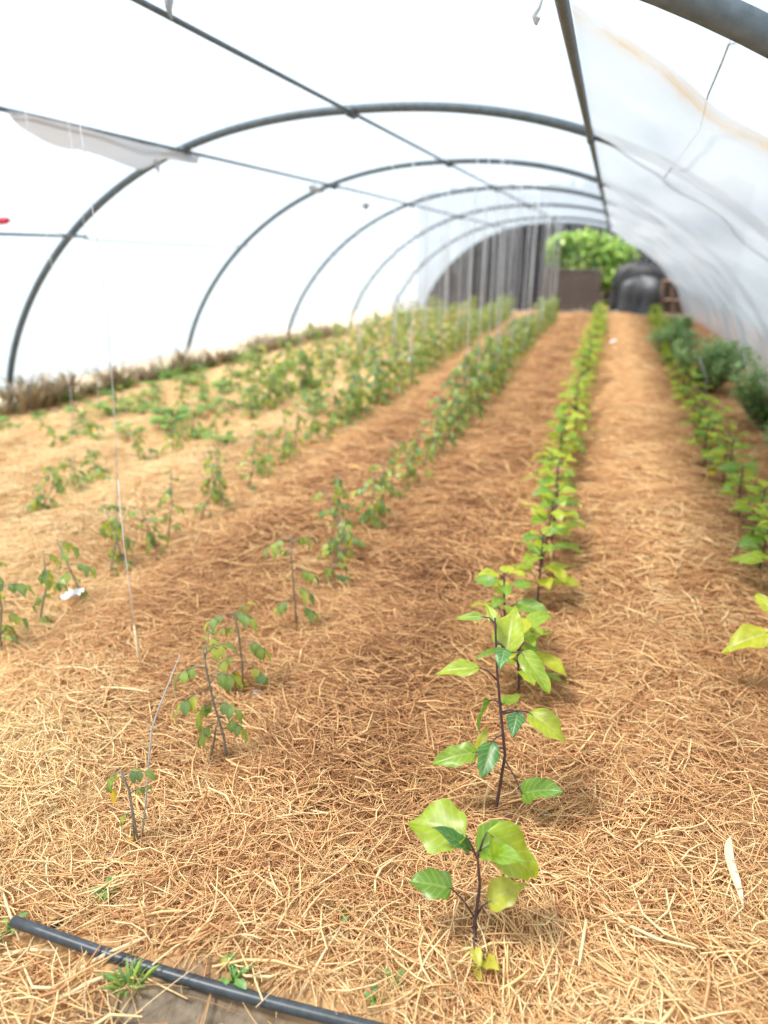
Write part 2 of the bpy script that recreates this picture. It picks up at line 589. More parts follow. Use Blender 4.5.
def straw_mulch():
    X, Yv, Z, A, L, R, T, C, G = [], [], [], [], [], [], [], [], []
    bands = [(.45, 1.6, -2.0, .75, 26000), (1.6, 2.6, -3.1, 1.0, 25000), (2.6, 4.2, -4.7, 1.2, 24000), (4.2, 7, -5.6, 1.5, 21000), (7, 17.5, -5.3, 1.7, 26000), (.45, 4.2, -5.6, -2.4, 16000), (.45, 3.5, .8, 1.9, 9000)]
    for bi, (y0, y1, x0, x1, n) in enumerate(bands):
        for _ in range(n):
            y = random.uniform(y0, y1)
            x = random.uniform(x0, x1)
            if random.random() < .93 * soil_at(x, y) or (y < 1.0 and hose_dist(x, y) < .035):
                continue
            g = gold_at(x, y)
            near = y < 2.6
            l = random.uniform(.05, .17) if near else random.uniform(.08, .22)
            r = random.choice((.0005, .0007, .0009, .0012, .0018)) * (1 if near else 1.5 + .12 * y)
            if random.random() < .04 and near:
                r *= 1.9
                l *= 1.3
            flow = fb(x * 1.5, y * 1.5, 20) * 2.6
            X.append(x), Yv.append(y)
            Z.append(H(x, y) + random.random() ** 2 * (.036 if near else .035) + r)
            A.append(flow + random.gauss(0, .9))
            L.append(l)
            R.append(r)
            T.append(random.gauss(0, .16) + (.5 if random.random() < .03 else 0))
            C.append(random.gauss(0, .5))
            G.append(g)
    X, Yv, Z, A, L, R, T, C, G = map(np.array, (X, Yv, Z, A, L, R, T, C, G))
    n = len(X)
    K = 4
    P = np.zeros((n, K, 3))
    for k in range(K):
        t = k / (K - 1) - .5
        ang = A + C * t
        P[:, k, 0] = X + np.cos(A) * L * t - np.sin(A) * C * L * (t * t - .08)
        P[:, k, 1] = Yv + np.sin(A) * L * t + np.cos(A) * C * L * (t * t - .08)
        P[:, k, 2] = Z + np.sin(T) * L * t - .10 * L * (2 * t) ** 2 * .35 + .004
    side = np.stack([-np.sin(A), np.cos(A), np.zeros(n)], 1)
    V = np.zeros((n, K, 3, 3))
    for k in range(K):
        taper = 1.0 if k < K - 1 else .55
        rr = (R * taper)[:, None]
        for s, (cu, cz) in enumerate(((-1.25, -.35), (1.25, -.35), (0, .75))):
            V[:, k, s] = P[:, k] + side * rr * cu + np.array([0, 0, 1.0]) * rr * cz
    V = V.reshape(-1, 3)
    fl = []
    for k in range(K - 1):
        for s in range(3):
            s2 = (s + 1) % 3
            fl.append((k * 3 + s, k * 3 + s2, (k + 1) * 3 + s2, (k + 1) * 3 + s))
    fl = np.array(fl)
    Fq = (np.arange(n)[:, None, None] * (K * 3) + fl[None]).reshape(-1, 4)
    me = bpy.data.meshes.new('straw_mulch')
    me.vertices.add(len(V))
    me.vertices.foreach_set('co', V.ravel().astype(np.float32))
    me.loops.add(Fq.size)
    me.loops.foreach_set('vertex_index', Fq.ravel().astype(np.int32))
    me.polygons.add(len(Fq))
    me.polygons.foreach_set('loop_start', (np.arange(len(Fq)) * 4).astype(np.int32))
    me.update(calc_edges=True)
    at_ = me.attributes.new('gold', 'FLOAT', 'POINT')
    at_.data.foreach_set('value', np.repeat(G, K * 3).astype(np.float32))
    me.materials.append(M['straw'])
    o = bpy.data.objects.new('straw_mulch', me)
    COL.objects.link(o)
    tag(o, 'loose golden brown straw mulch spread over the beds', 'straw', kind='stuff')


straw_mulch()

# ------------------------------------------------------------------ tunnel
def film():
    NT = 72
    ys = list(np.arange(-1.5, 18.0, .2)) + [18.02]
    vs = []
    for y in ys:
        for i in range(NT + 1):
            th = PI * i / NT
            p = prof(th, y, .048 + .012 * fb(th * 7, y * 1.3, 2) + .02 * fb(th * 2, y * .7, 8))
            if i in (0, NT):
                p.z = -.06
            vs.append(p)
    m = NT + 1
    fs = [(j * m + i, j * m + i + 1, (j + 1) * m + i + 1, (j + 1) * m + i) for j in range(len(ys) - 1) for i in range(NT)]
    b = MB()
    b.add(vs, fs)
    tag(b.build('ceiling', M['film']), 'white translucent plastic film stretched over the tunnel hoops', 'plastic cover', kind='structure')


film()


def th_of(ang_deg, y):
    """angle on the hoop at y that is seen from the camera in direction atan2(x, dz) = ang"""
    tx, tz = math.sin(math.radians(ang_deg)), math.cos(math.radians(ang_deg))
    best = None
    for i in range(1, 600):
        th = PI * i / 600
        p = prof(th, y)
        e = abs(math.atan2(p.x, p.z - CAM_H) - math.radians(ang_deg))
        if best is None or e < best[0]:
            best = (e, th)
    return best[1]


PURL = [('left', -77.6), ('ridge', -64.2), ('right', -18.6)]


def purl_pt(i, y):
    ang = math.radians(PURL[i][1] + (-.15 * max(0, y - 9) if i == 0 else 0.0))
    lo, hi = .2, 9
    dx, dz = math.sin(ang), math.cos(ang)
    for _ in range(40):
        t = (lo + hi) / 2
        x, z = dx * t, CAM_H + dz * t
        xc, a, hh = hoop_par(y)
        if abs((x - xc) / a) ** EN + (max(z, 0) / hh) ** EM < 1:
            lo = t
        else:
            hi = t
    t -= .045
    return Vector((dx * t, y, CAM_H + dz * t))


def project(p):
    v = Vector(p) - CAM
    d = v.dot(FWD)
    return 384 + F_PX * v.dot(RGT) / d, 512 - F_PX * v.dot(UPV) / d


def purl_y(i, px):
    """distance at which pipe i crosses a picture column"""
    lo, hi = 1.2, 17.5
    sgn = 1 if project(purl_pt(i, hi))[0] > project(purl_pt(i, lo))[0] else -1
    for _ in range(40):
        m = (lo + hi) / 2
        if (project(purl_pt(i, m))[0] - px) * sgn < 0:
            lo = m
        else:
            hi = m
    return lo


HL = ['thick grey steel hoop nearest the camera, crossing the top right corner', 'second grey steel hoop from the camera, with its left foot at the left edge',
      'third grey steel hoop from the camera, next beyond the torn flap hoop', 'fourth grey steel hoop from the camera', 'fifth grey steel hoop from the camera',
      'sixth grey steel hoop, last but one before the open far end', 'farthest grey steel hoop framing the open far end']
hoops = []
for k, hp in enumerate(HOOPS[1:]):
    y = hp[0]
    e = empty('tunnel_hoop', (hp[1], y, 0))
    tag(e, HL[k], 'hoop', 'steel hoops of the tunnel')
    b = MB()
    pts = [prof(PI * i / 80, y) - Vector((hp[1], y, 0)) for i in range(81)]
    pts = [Vector((pts[0].x, 0, -.12))] + pts + [Vector((pts[-1].x, 0, -.12))]
    r = .041 if k == 0 else (.032, .028, .028, .026, .026, .026)[k - 1]
    b.tube(pts, r, 10)
    b.build('pipe', M['steel'], e)
    for i in range(3):
        q = purl_pt(i, y) - Vector((hp[1], y, 0))
        c = MB()
        w = q.normalized()
        c.tube([q + Vector((0, -.05, 0)), q + Vector((0, .05, 0))], .04 if i != 2 else .03, 8)
        c.build('clamp', M['steel'], e)

PN = ['thin grey lengthwise pipe on the left, above the torn flap', 'thin grey lengthwise pipe along the roof ridge', 'grey lengthwise pipe at the upper edge of the wrinkled right lining']
for i in range(3):
    b = MB()
    ys = np.arange(-.5, 18.0, .5)
    b.tube([purl_pt(i, float(y)) for y in ys], (.014, .014, .022)[i], 8)
    tag(b.build('purlin_pipe', M['steel']), PN[i], 'pipe', 'lengthwise pipes')

# side rail on the left
b = MB()
b.tube([(-4.32, 2.2, 1.61), (-4.50, 4.0, 1.62), (-4.66, 5.45, 1.62)], .014, 6)
tag(b.build('side_rail', M['wire']), 'short thin grey rail along the left film, ending at a hoop', 'rail')
b = MB()
pts = []
for i in range(25):
    y = 5.45 + (9.6 - 5.45) * i / 24
    xc, a, hh = hoop_par(y)
    x = xc - a * (1 - (1.63 / hh) ** EM) ** (1 / EN) + .03
    pts.append((x, y, 1.60 - .05 * math.sin(PI * i / 24)))
b.tube(pts, .006, 5)
tag(b.build('side_wire', M['wire']), 'slack thin wire running on from the left rail along the film', 'wire')
b = MB()
p0 = at(-6, 222, 4.0)
b.tube([p0, at(2, 221, 4.0), at(6, 220.5, 4.0), at(8.5, 220, 4.0)], [.022, .024, .022, .014], 10)
tag(b.build('red_handle', M['red']), 'small red plastic peg at the left edge above the rail', 'peg')
b = MB()
b.tube([at(8, 220, 4.0), at(28, 224, 4.2), at(40, 225, 4.4), at(70, 236, 5.3)], .004, 5)
tag(b.build('peg_cord', M['grey_twine']), 'thin cord running from the red peg to the hoop', 'cord')


# inner lining on the right
def liner():
    ys = list(np.arange(2.63, 17.9, .12))
    NU = 46
    vs = []
    hy = [h[0] for h in HOOPS]
    for y in ys:
        q = purl_pt(2, y)
        xc, a, hh = hoop_par(y)
        th0 = math.atan2(q.z, q.x - xc)
        dh = min(abs(y - h) for h in hy)
        for i in range(NU + 1):
            u = i / NU
            th = th0 * (1 - u)
            sag = .008 + .085 * min(1, u * 4.5) + .05 * math.sin(PI * min(u * 1.4, 1)) * min(dh / .6, 1)
            wr = .045 * fb(u * 9 + .6 * y, y * 1.1, 3) + .032 * fb(u * 3 - y * .9, y * 2.3, 6) + .016 * fb(u * 16 + y * 2, y * 1.4, 9)
            wr *= min(1, u * 6) * min(1, .25 + (y - 2.63) / .6)
            fold = .03 * math.sin(u * 26 + 3 * fb(y * .5, 1.0)) * min(1, u * 3)
            off = -sag + wr + fold * .5 * min(1, .2 + (y - 2.63) / .6)
            p = prof(max(th, .0001), y, off)
            if i == NU:
                p.z = .02 + .05 * fb(y * 1.7, 2.2)
            vs.append(p)
    m = NU + 1
    fs = [(j * m + i, j * m + i + 1, (j + 1) * m + i + 1, (j + 1) * m + i) for j in range(len(ys) - 1) for i in range(NU)]
    b = MB()
    b.add(vs, fs)
    o = b.build('lining_sheet', M['liner'])
    tag(o, 'loose wrinkled greyish white plastic lining with rusty stains hung along the right side', 'plastic sheet')


liner()

# torn flap under the left pipe
def strip_from_px(top, bot, Y0, Y1, name, mat, thick=.004, rag=1.0):
    n = 26
    b = MB()
    vs = []
    for i in range(n + 1):
        t = i / n

        def ev(pl):
            xs = [p[0] for p in pl]
            ysn = [p[1] for p in pl]
            s = np.linspace(0, 1, len(pl))
            return float(np.interp(t, s, xs)), float(np.interp(t, s, ysn))
        Y = purl_y(0, ev(top)[0]) - .06
        a = at(*ev(top), Y)
        px, py = ev(bot)
        c = at(px, py + rag * (fb(t * 25, 3.3) * 2), Y - .03)
        for k in range(6):
            u = k / 5
            p = a.lerp(c, u) + Vector((.012 * fb(t * 9, u * 2), .03 * math.sin(u * 3 + t * 9), 0))
            vs.append(p)
    fs = [(j * 6 + k, j * 6 + k + 1, (j + 1) * 6 + k + 1, (j + 1) * 6 + k) for j in range(n) for k in range(5)]
    b.add(vs, fs)
    return b.build(name, mat)


o = strip_from_px([(4, 109), (60, 122), (110, 135), (160, 148), (200, 157)], [(8, 113), (22, 127), (55, 146), (95, 154), (140, 171), (165, 160), (200, 164)], 3.65, 5.35, 'torn_plastic_flap', M['flap'])
tag(o, 'torn greyish plastic flap hanging below the left lengthwise pipe', 'plastic flap')
SCR = [([(166, -6), (169, 8), (172, 20)], 3.9, .022, 'pale scrap of plastic dangling from the ridge pipe at the top edge'),
       ([(309, 187), (316, 190), (324, 192)], 8.0, .05, 'ragged plastic scrap on the left pipe where it meets the third hoop'),
       ([(363, 204), (366, 208), (370, 203)], 9.4, .045, 'ragged plastic scrap on the left pipe just beyond the third hoop'),
       ([(155, 160), (158, 170), (160, 174)], 5.1, .02, 'tiny plastic tatter at the far end of the torn flap')]
for pl, Y, r, lb in SCR:
    b = MB()
    ip = 1 if pl[0][1] < 0 else 0
    Y = purl_y(ip, pl[0][0]) - .02
    P = [at(*p, Y) for p in pl]
    b.tube([P[0], P[0].lerp(P[1], .5) + Vector((.01, 0, 0)), P[1], P[2]], [r * .5, r, r * .7, r * .15], 5)
    tag(b.build('plastic_scrap', M['flap']), lb, 'plastic scrap', 'scraps of torn plastic')
b = MB()
b.tube([at(543, -4, 2.7), at(539, 8, 2.7), at(534, 16, 2.7), at(537, 20, 2.7), at(536, 25, 2.7)], [.004, .006, .008, .012, .004], 6)
tag(b.build('twine_knot', M['grey_twine']), 'short knotted twine end dangling beside the right pipe at the top edge', 'twine')
b = MB()
b.tube([at(736, 25, 2.6), at(722, 62, 2.75), at(708, 95, 2.95), at(700, 130, 3.3), at(664, 178, 4.6)], .0035, 5)
tag(b.build('sagging_cord', M['grey_twine']), 'thin grey cord hanging in front of the wrinkled right lining', 'cord')

# ------------------------------------------------------------------ far end outside
def barn(Y, xa, xe, label, seed, hgt):
    e = empty('board_fence', (0, Y, 0))
    tag(e, label, 'fence')
    x = xa
    r = random.Random(seed)
    k = 0
    mb = MB()
    while x < xe:
        w = r.uniform(.13, .24)
        t = r.uniform(0, .03)
        top = hgt + r.uniform(-.15, .15)
        mb.box((x, -.03 - t, -.05), (x + w - .012, .0 - t, top))
        x += w
    mb.build('boards', M['boards'], e, smooth=False)
    for z in (.5, 2.4):
        q = MB()
        q.box((xa, .002, z), (xe, .06, z + .1))
        q.build('rail', M['grey_wood'], e, smooth=False)
    for x in np.arange(xa + .3, xe - .2, 2.4):
        q = MB()
        q.box((x, .062, -.08), (x + .12, .18, hgt - .1))
        q.build('post', M['grey_wood'], e, smooth=False)


xs_ = at(541, 300, 18.9).x
barn(18.9, -5.15, xs_, 'tall dark weathered board fence filling the left of the far end', 4, 3.0)
barn(22.6, xs_ - .6, 3.4, 'dark board fence farther back behind the leafy tree', 9, 3.4)


def crown(b, cx, cy, cz, rx, ry, rz, n, size, rnd, mi=0):
    for _ in range(n):
        while True:
            p = Vector((rnd.uniform(-1, 1), rnd.uniform(-1, 1), rnd.uniform(-1, 1)))
            if .25 < p.length < 1:
                break
        k = 1 + .22 * noise.noise(p * 2.1 + Vector((cx, cy, cz)))
        c = Vector((cx + p.x * rx * k, cy + p.y * ry * k, cz + p.z * rz * k))
        d = Vector((rnd.gauss(0, 1), rnd.gauss(0, 1), rnd.gauss(-.2, .6)))
        b.leaf(c, d, Vector((rnd.gauss(0, .5), rnd.gauss(0, .5), 1)), size * rnd.uniform(.7, 1.3), size * .62, .5, .2, 0, 1, 3, rnd, 'lance', mi)


tr = empty('leafy_tree', at(604, 312, 20.9) * 1)
tr.location.z = 0
tag(tr, 'bright green leafy tree standing beyond the far end behind the brown panel', 'tree')
rnd = random.Random(8)
tx, ty = tr.location.x, tr.location.y
b = MB()
b.tube([(0, 0, -.1), (.03, 0, .5), (-.05, .02, 1.0), (.0, 0, 1.5)], [.09, .075, .065, .04], 8)
for q in ((-.9, .1, 1.9), (-.4, -.3, 2.0), (.5, .2, 1.9), (.1, .2, 2.1)):
    b.tube([(-.03, 0, .9), (q[0] * .5, q[1] * .5, 1.35), q], [.05, .035, .012], 6)
b.build('trunk', M['bark'], tr)
b = MB()
cpx = [(555, 250, .55, .42), (575, 262, .6, .45), (600, 248, .6, .45), (622, 252, .48, .5), (585, 240, .55, .35), (615, 272, .5, .35), (607, 262, .6, .5), (565, 240, .4, .25), (606, 284, .35, .22)]
for (px, py, rx, rz) in cpx:
    c = at(px, py, ty) - Vector((tx, ty, 0))
    crown(b, c.x, rnd.uniform(-.3, .2), c.z, rx * .88, .55, rz * .88, 230, .17, rnd)
b.build('foliage', M['tree'], tr)

# brown board panel
e = empty('brown_panel', (at(565, 316, 18.7).x, 18.7, 0))
tag(e, 'dark brown wooden panel box standing below the leafy tree', 'panel')
x0, x1 = at(541, 300, 18.7).x - e.location.x, at(599, 300, 18.7).x - e.location.x
zt = at(570, 271, 18.7).z
b = MB()
n = 7
for i in range(n):
    xa = x0 + (x1 - x0) * i / n
    xb = x0 + (x1 - x0) * (i + 1) / n - .01
    b.box((xa, -.03, .02), (xb, 0, zt - .02 * (i % 3)))
b.build('planks', M['brown_panel'], e, smooth=False)
for i in (0, 1):
    b = MB()
    b.box((x0, .001, .2 + i * .7), (x1, .05, .3 + i * .7))
    b.build('batten', M['brown_panel'], e, smooth=False)
b = MB()
b.box((x0 - .03, -.02, zt), (x1 + .03, .6, zt + .04))
b.build('top_board', M['brown_panel'], e, smooth=False)
b = MB()
b.box((x1 - .04, .052, .0), (x1, .55, zt))
b.build('side_board', M['brown_panel'], e, smooth=False)

# dark sheeted heap
def heap(px0, px1, pytop, Y, depth, seed, name, mat, label, cat, flat=.5):
    a, c = at(px0, 316, Y), at(px1, 316, Y)
    zt = at((px0 + px1) / 2, pytop, Y).z
    cx = (a.x + c.x) / 2
    hw = (c.x - a.x) / 2
    b = MB()
    NU, NV = 56, 20
    vs, fs = [], []
    for j in range(NV + 1):
        v = (j / NV) ** .6
        for i in range(NU):
            an = 2 * PI * i / NU
            rr = (1 - v ** 12) ** .5 if v < 1 else 0.0
            ca, sa = math.cos(an), math.sin(an)
            se = (abs(ca) ** 6 + abs(sa) ** 6) ** (-1 / 6)
            wob = 1 + .16 * fb(ca * 2 + seed, sa * 2, v * 2) + .04 * fb(an * 4, v * 1.2, seed)
            vs.append((cx + hw * ca * se * rr * wob, Y + depth * sa * se * rr * wob, -.02 + zt * v * (1 + .10 * fb(ca * 1.5, sa * 1.5, seed + 4))))
    for j in range(NV):
        for i in range(NU):
            i2 = (i + 1) % NU
            fs.append((j * NU + i, j * NU + i2, (j + 1) * NU + i2, (j + 1) * NU + i))
    b.add(vs, fs)
    o = b.build(name, mat)
    tag(o, label, cat)
    return o


heap(609, 661, 262, 19.5, .5, 2.0, 'tarp_heap', M['tarp'], 'tall dark heap under a black tarp right of the brown panel', 'tarp')
heap(618, 655, 277, 18.7, .30, 5.0, 'grey_bundle', M['grey_tarp'], 'low grey sheeted bundle in front of the black tarp heap', 'bundle')

# wooden frame crate and posts at the right of the far end
e = empty('timber_rack', (at(671, 316, 18.5).x, 18.5, 0))
tag(e, 'open brown timber rack leaning by the right edge of the far end', 'rack')
for (pa, pb, w) in (((659, 318), (664, 280), .1), ((662, 281), (686, 283), .09), ((674, 318), (672, 283), .09), ((690, 318), (684, 283), .1), ((661, 300), (688, 301), .07)):
    A = at(*pa, 18.5) - e.location
    Bp = at(*pb, 18.5) - e.location
    q = MB()
    q.tube([A, Bp], w * .6, 4)
    q.build('timber', M['old_wood'], e, smooth=False)
for i in range(5):
    q = MB()
    xa = at(665 + i * 4.6, 300, 18.5).x - e.location.x
    q.box((xa, .05, .02), (xa + .11, .08, 1.0 + .06 * (i % 2)))
    q.build('slat', M['old_wood'], e, smooth=False)
for i, (px, pt, lb) in enumerate(((650, 247, 'grey square post beyond the far end, left of the timber rack'), (663, 256, 'grey square post rising right behind the timber rack'))):
    q = MB()
    p = at(px, 316, 20.2)
    zt = at(px, pt, 20.2).z
    q.box((p.x - .06, 20.0 + i * .3, -.05), (p.x + .06, 20.12 + i * .3, zt))
    tag(q.build('wooden_post', M['grey_wood'], smooth=False), lb, 'post', 'posts beyond the far end')

# ------------------------------------------------------------------ plants
ORD = ['first', 'second', 'third', 'fourth', 'fifth', 'sixth', 'seventh', 'eighth', 'ninth', 'tenth', 'eleventh', 'twelfth', 'thirteenth', 'fourteenth']
LEAF_MESH = {}


def lmesh(kind, i):
    """shared leaf meshes: local frame, base at origin, along +Y, normal +Z"""
    key = (kind, i)
    if key not in LEAF_MESH:
        r = random.Random(100 + i * 7 + len(kind))
        b = MB()
        if kind == 'egg':
            L = r.uniform(.095, .135)
            b.leaf((0, 0, 0), (0, 1, 0), (0, 0, 1), L, L * r.uniform(.58, .74), r.uniform(.5, 1.1), r.uniform(.15, .45), .10, 4, 9, r)
            LEAF_MESH[key] = b.mesh('leaf', M['egg_leaf'])
        else:
            tomato_leaf(b, Vector((0, 0, 0)), Vector((0, 1, .1)), Vector((0, 0, 1)), r.uniform(.13, .19), r)
            LEAF_MESH[key] = b.mesh('leaf', [M['tom_leaf'], M['tom_stem']])
    return LEAF_MESH[key]


def tomato_leaf(b, base, d, n, L, r, detail=1):
    """pinnate leaf: drooping rachis with 2-3 pairs of leaflets and an end leaflet"""
    d = d.normalized()
    pts = [base.copy()]
    p = base.copy()
    dd = d.copy()
    for k in range(4):
        p = p + dd * (L * .165)
        pts.append(p.copy())
        dd = (dd + Vector((r.uniform(-.15, .15), r.uniform(-.15, .15), -.30))).normalized()
    b.tube(pts, [.0022, .0019, .0016, .0013, .001], 4, 1)
    side = d.cross(Vector((0, 0, 1)))
    if side.length < .01:
        side = Vector((1, 0, 0))
    side.normalize()
    for k, t in ((2, .85), (3, 1.0)) if detail else ((3, 1.0),):
        for s in (-1, 1):
            ld = (side * s + dd * .6 + Vector((0, 0, -.8 + r.uniform(-.5, .2)))).normalized()
            b.leaf(pts[k], ld, Vector((0, 0, 1)) + d * .2, L * .42 * t * r.uniform(.7, 1.2), L * .25 * r.uniform(.8, 1.2), .9, .5, .14, 2, 4, r, 'ovate', 0)
    b.leaf(pts[-1], (dd + Vector((0, 0, -.5))).normalized(), Vector((0, 0, 1)) + d * .5, L * .48, L * .29, .8, .5, .14, 2, 5, r, 'ovate', 0)


def place(o, base, d, n):
    d = Vector(d).normalized()
    n = Vector(n)
    n = n - d * n.dot(d)
    n = n.normalized() if n.length > 1e-4 else Vector((1, 0, 0))
    s = d.cross(n)
    o.matrix_basis = Matrix.Translation(base) @ Matrix((s, d, n)).transposed().to_4x4()


def eggplant_individual(e, r, hgt, nl):
    lean = Vector((r.uniform(-.04, .04), r.uniform(-.04, .04), 0))
    pts = [Vector((0, 0, -.03)), Vector((0, 0, .05)) + lean * .2, Vector((0, 0, hgt * .55)) + lean * .7, Vector((0, 0, hgt)) + lean]
    b = MB()
    b.tube(pts, [.0055, .005, .004, .0025], 6)
    b.build('stem', M['egg_stem'], e)
    for i in range(nl):
        t = .25 + .75 * (i + .5) / nl
        an = i * 2.4 + r.uniform(-.4, .4)
        base = Vector((0, 0, hgt * t)) + lean * t
        d = Vector((math.cos(an), math.sin(an), .55 + .5 * t))
        pl = r.uniform(.03, .07) * (1.2 - .6 * t)
        tip = base + d.normalized() * pl
        lo = bpy.data.objects.new('leaf', lmesh('egg', r.randrange(6)))
        COL.objects.link(lo)
        lo.parent = e
        place(lo, tip, Vector((math.cos(an), math.sin(an), r.uniform(-.25, .35) + .3 * t)), (r.uniform(-.3, .3), r.uniform(-.3, .3), 1))
        s = r.uniform(.85, 1.2) * (1.08 - .4 * t * t)
        lo.matrix_basis = lo.matrix_basis @ Matrix.Scale(s, 4)
        pb = MB()
        inv = lo.matrix_basis.inverted()
        pb.tube([inv @ base, inv @ base.lerp(tip, .5), inv @ tip], [.0024 / s, .002 / s, .0016 / s], 5)
        pb.build('petiole', M['egg_stem'], lo)


def eggplant_far(seed, name='eggplant'):
    r = random.Random(seed)
    e = empty(name, (0, 0, 0))
    hgt = r.uniform(.26, .36)
    b = MB()
    b.tube([(0, 0, -.03), (.01, 0, hgt * .5), (0, .01, hgt)], [.006, .005, .003], 5)
    f = MB()
    for i in range(14):
        t = .2 + .8 * (i + .5) / 14
        an = i * 2.4 + r.uniform(-.4, .4)
        base = Vector((0, 0, hgt * t))
        d = Vector((math.cos(an), math.sin(an), .5 + .4 * t))
        tip = base + d.normalized() * r.uniform(.02, .06)
        b.tube([base, tip], .002, 4)
        L = r.uniform(.09, .135) * (1.1 - .4 * t * t)
        f.leaf(tip, Vector((math.cos(an), math.sin(an), r.uniform(-.2, .4))), (r.uniform(-.3, .3), r.uniform(-.3, .3), 1), L, L * .66, .8, .3, .08, 2, 5, r)
    b.build('stem', M['egg_stem'], e)
    f.build('foliage', M['egg_leaf'], e)
    return e


def tomato_individual(e, r, hgt, nl, split=False):
    lean = Vector((r.uniform(-.14, .14), r.uniform(-.12, .12), 0))
    b = MB()
    pts = [Vector((0, 0, -.03)), Vector((0, 0, .05)) + lean * .1, Vector((.01, 0, hgt * .5)) + lean * .6, Vector((0, 0, hgt)) + lean]
    b.tube(pts, [.0048, .0045, .0035, .002], 6)
    b.build('stem', M['tom_stem'], e)
    for i in range(nl):
        t = .12 + .88 * (i + .6) / nl
        an = i * 2.3 + r.uniform(-.6, .6)
        base = Vector((.01 * t, 0, hgt * t)) + lean * (t - .05)
        lo = bpy.data.objects.new('leaf', lmesh('tomato', r.randrange(6)))
        COL.objects.link(lo)
        lo.parent = e
        place(lo, base, Vector((math.cos(an), math.sin(an), r.uniform(-.5, .5))), (0, 0, 1))
        s = r.uniform(.45, 1.05) * (1.1 - .35 * t)
        lo.matrix_basis = lo.matrix_basis @ Matrix.Scale(s, 4)


def tomato_far(seed, name='tomato_plant'):
    r = random.Random(seed)
    e = empty(name, (0, 0, 0))
    hgt = r.uniform(.34, .5)
    b = MB()
    b.tube([(0, 0, -.03), (.01, 0, hgt * .5), (.03, .01, hgt)], [.006, .005, .003], 5)
    b.build('stem', M['tom_stem'], e)
    f = MB()
    for i in range(12):
        t = .1 + .9 * (i + .5) / 12
        an = i * 2.3 + r.uniform(-.5, .5)
        tomato_leaf(f, Vector((0.02 * t, 0, hgt * t)), Vector((math.cos(an), math.sin(an), r.uniform(0, .5))), Vector((0, 0, 1)), r.uniform(.11, .17), r, 1)
    f.build('foliage', [M['tom_leaf'], M['tom_stem']], e)
    return e


def hand_plant(name, Y, stem_px, leaves, label, cat, group, stem_mat, leaf_key, lead=.0052):
    """a plant whose stem and leaves are laid out one by one: leaf = (base px, tip px, width px, tip depth shift, material, droop, roll)"""
    P = [at(x, y, Y) for x, y in stem_px]
    org = Vector((P[0].x, Y, H(P[0].x, Y)))
    e = empty(name, org)
    tag(e, label, cat, group)
    P[0].z = min(P[0].z, org.z - .02)
    S = [p - org for p in P]
    b = MB()
    fine = []
    for i in range(len(S) - 1):
        for k in range(4):
            fine.append(S[i].lerp(S[i + 1], k / 4))
    fine.append(S[-1])
    b.tube(fine, [lead * (1 - .5 * i / (len(fine) - 1)) for i in range(len(fine))], 7)
    b.build('stem', stem_mat, e)
    r = random.Random(int(Y * 1000))
    for lf in leaves:
        bp, tp, wpx, dy, mk, droop, att = lf
        yb = -.055 if mk == 'egg_yellow' and wpx < 20 and Y < 1.2 else 0.0
        B = at(*bp, Y + yb) - org
        T = at(*tp, Y + dy + yb) - org
        depth = (at(*bp, Y) - CAM).dot(FWD)
        W = wpx * depth / F_PX
        d = T - B
        L = d.length * 1.06
        view = (CAM - (B + org)).normalized()
        n = (Vector((0, 0, 1)) * .75 + view * .75 + Vector((r.uniform(-.15, .15), 0, 0)))
        lo = MB()
        d2 = d.normalized() + n.normalized() * droop * .33
        lo.leaf(Vector((0, 0, 0)), d2, n, L, W, droop, .55, .07, 6, 16, r, wav=.10)
        ob = lo.build('leaf', M[mk], e)
        ob.location = B
        if mk == 'egg_yellow':
            ob['label'] = 'yellowing leaf'
        # petiole from the stem
        A = at(*att, Y) - org if att else min(fine, key=lambda q: (q - B).length)
        mid = A.lerp(B, .55) + Vector((0, 0, .008))
        pb = MB()
        pb.tube([A - B, mid - B, Vector((0, 0, 0)), d2.normalized() * L * .12], [.0026, .0022, .0018, .001], 6)
        pb.build('petiole', stem_mat if mk != 'egg_yellow' else M['egg_stem'], ob)
    return e


EG = 'eggplants of the middle row'
ER = 'eggplants of the right row'
y_, k_, d_ = 'egg_yellow', 'egg_leaf', 'egg_dark'
hand_plant('eggplant', 1.07, [(475, 948), (475, 920), (480, 885), (477, 852)], [
    ((466, 838), (411, 822), 62, .02, 'egg_leaf', .45, (476, 856)),
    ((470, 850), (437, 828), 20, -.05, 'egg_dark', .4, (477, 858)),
    ((477, 852), (518, 826), 36, .05, 'egg_leaf', .7, (478, 858)),
    ((487, 832), (533, 876), 50, .02, 'egg_leaf', .6, (478, 856)),
    ((480, 852), (526, 862), 24, -.05, 'egg_leaf', .4, (478, 858)),
    ((452, 889), (410, 882), 34, -.02, 'egg_leaf', .5, (475, 918)),
    ((487, 903), (525, 885), 34, .03, 'egg_yellow', .4, (477, 915)),
    ((474, 948), (480, 966), 13, -.03, 'egg_yellow', .4, None),
    ((484, 960), (498, 968), 15, -.03, 'egg_yellow', .6, (476, 945)),
    ((476, 966), (480, 980), 11, -.04, 'egg_yellow', .4, (476, 945)),
    ((472, 944), (463, 952), 9, -.03, 'egg_leaf', .4, None),
], 'front eggplant of the middle row with two large yellow-green leaves', 'eggplant', EG, M['egg_stem'], 'egg')
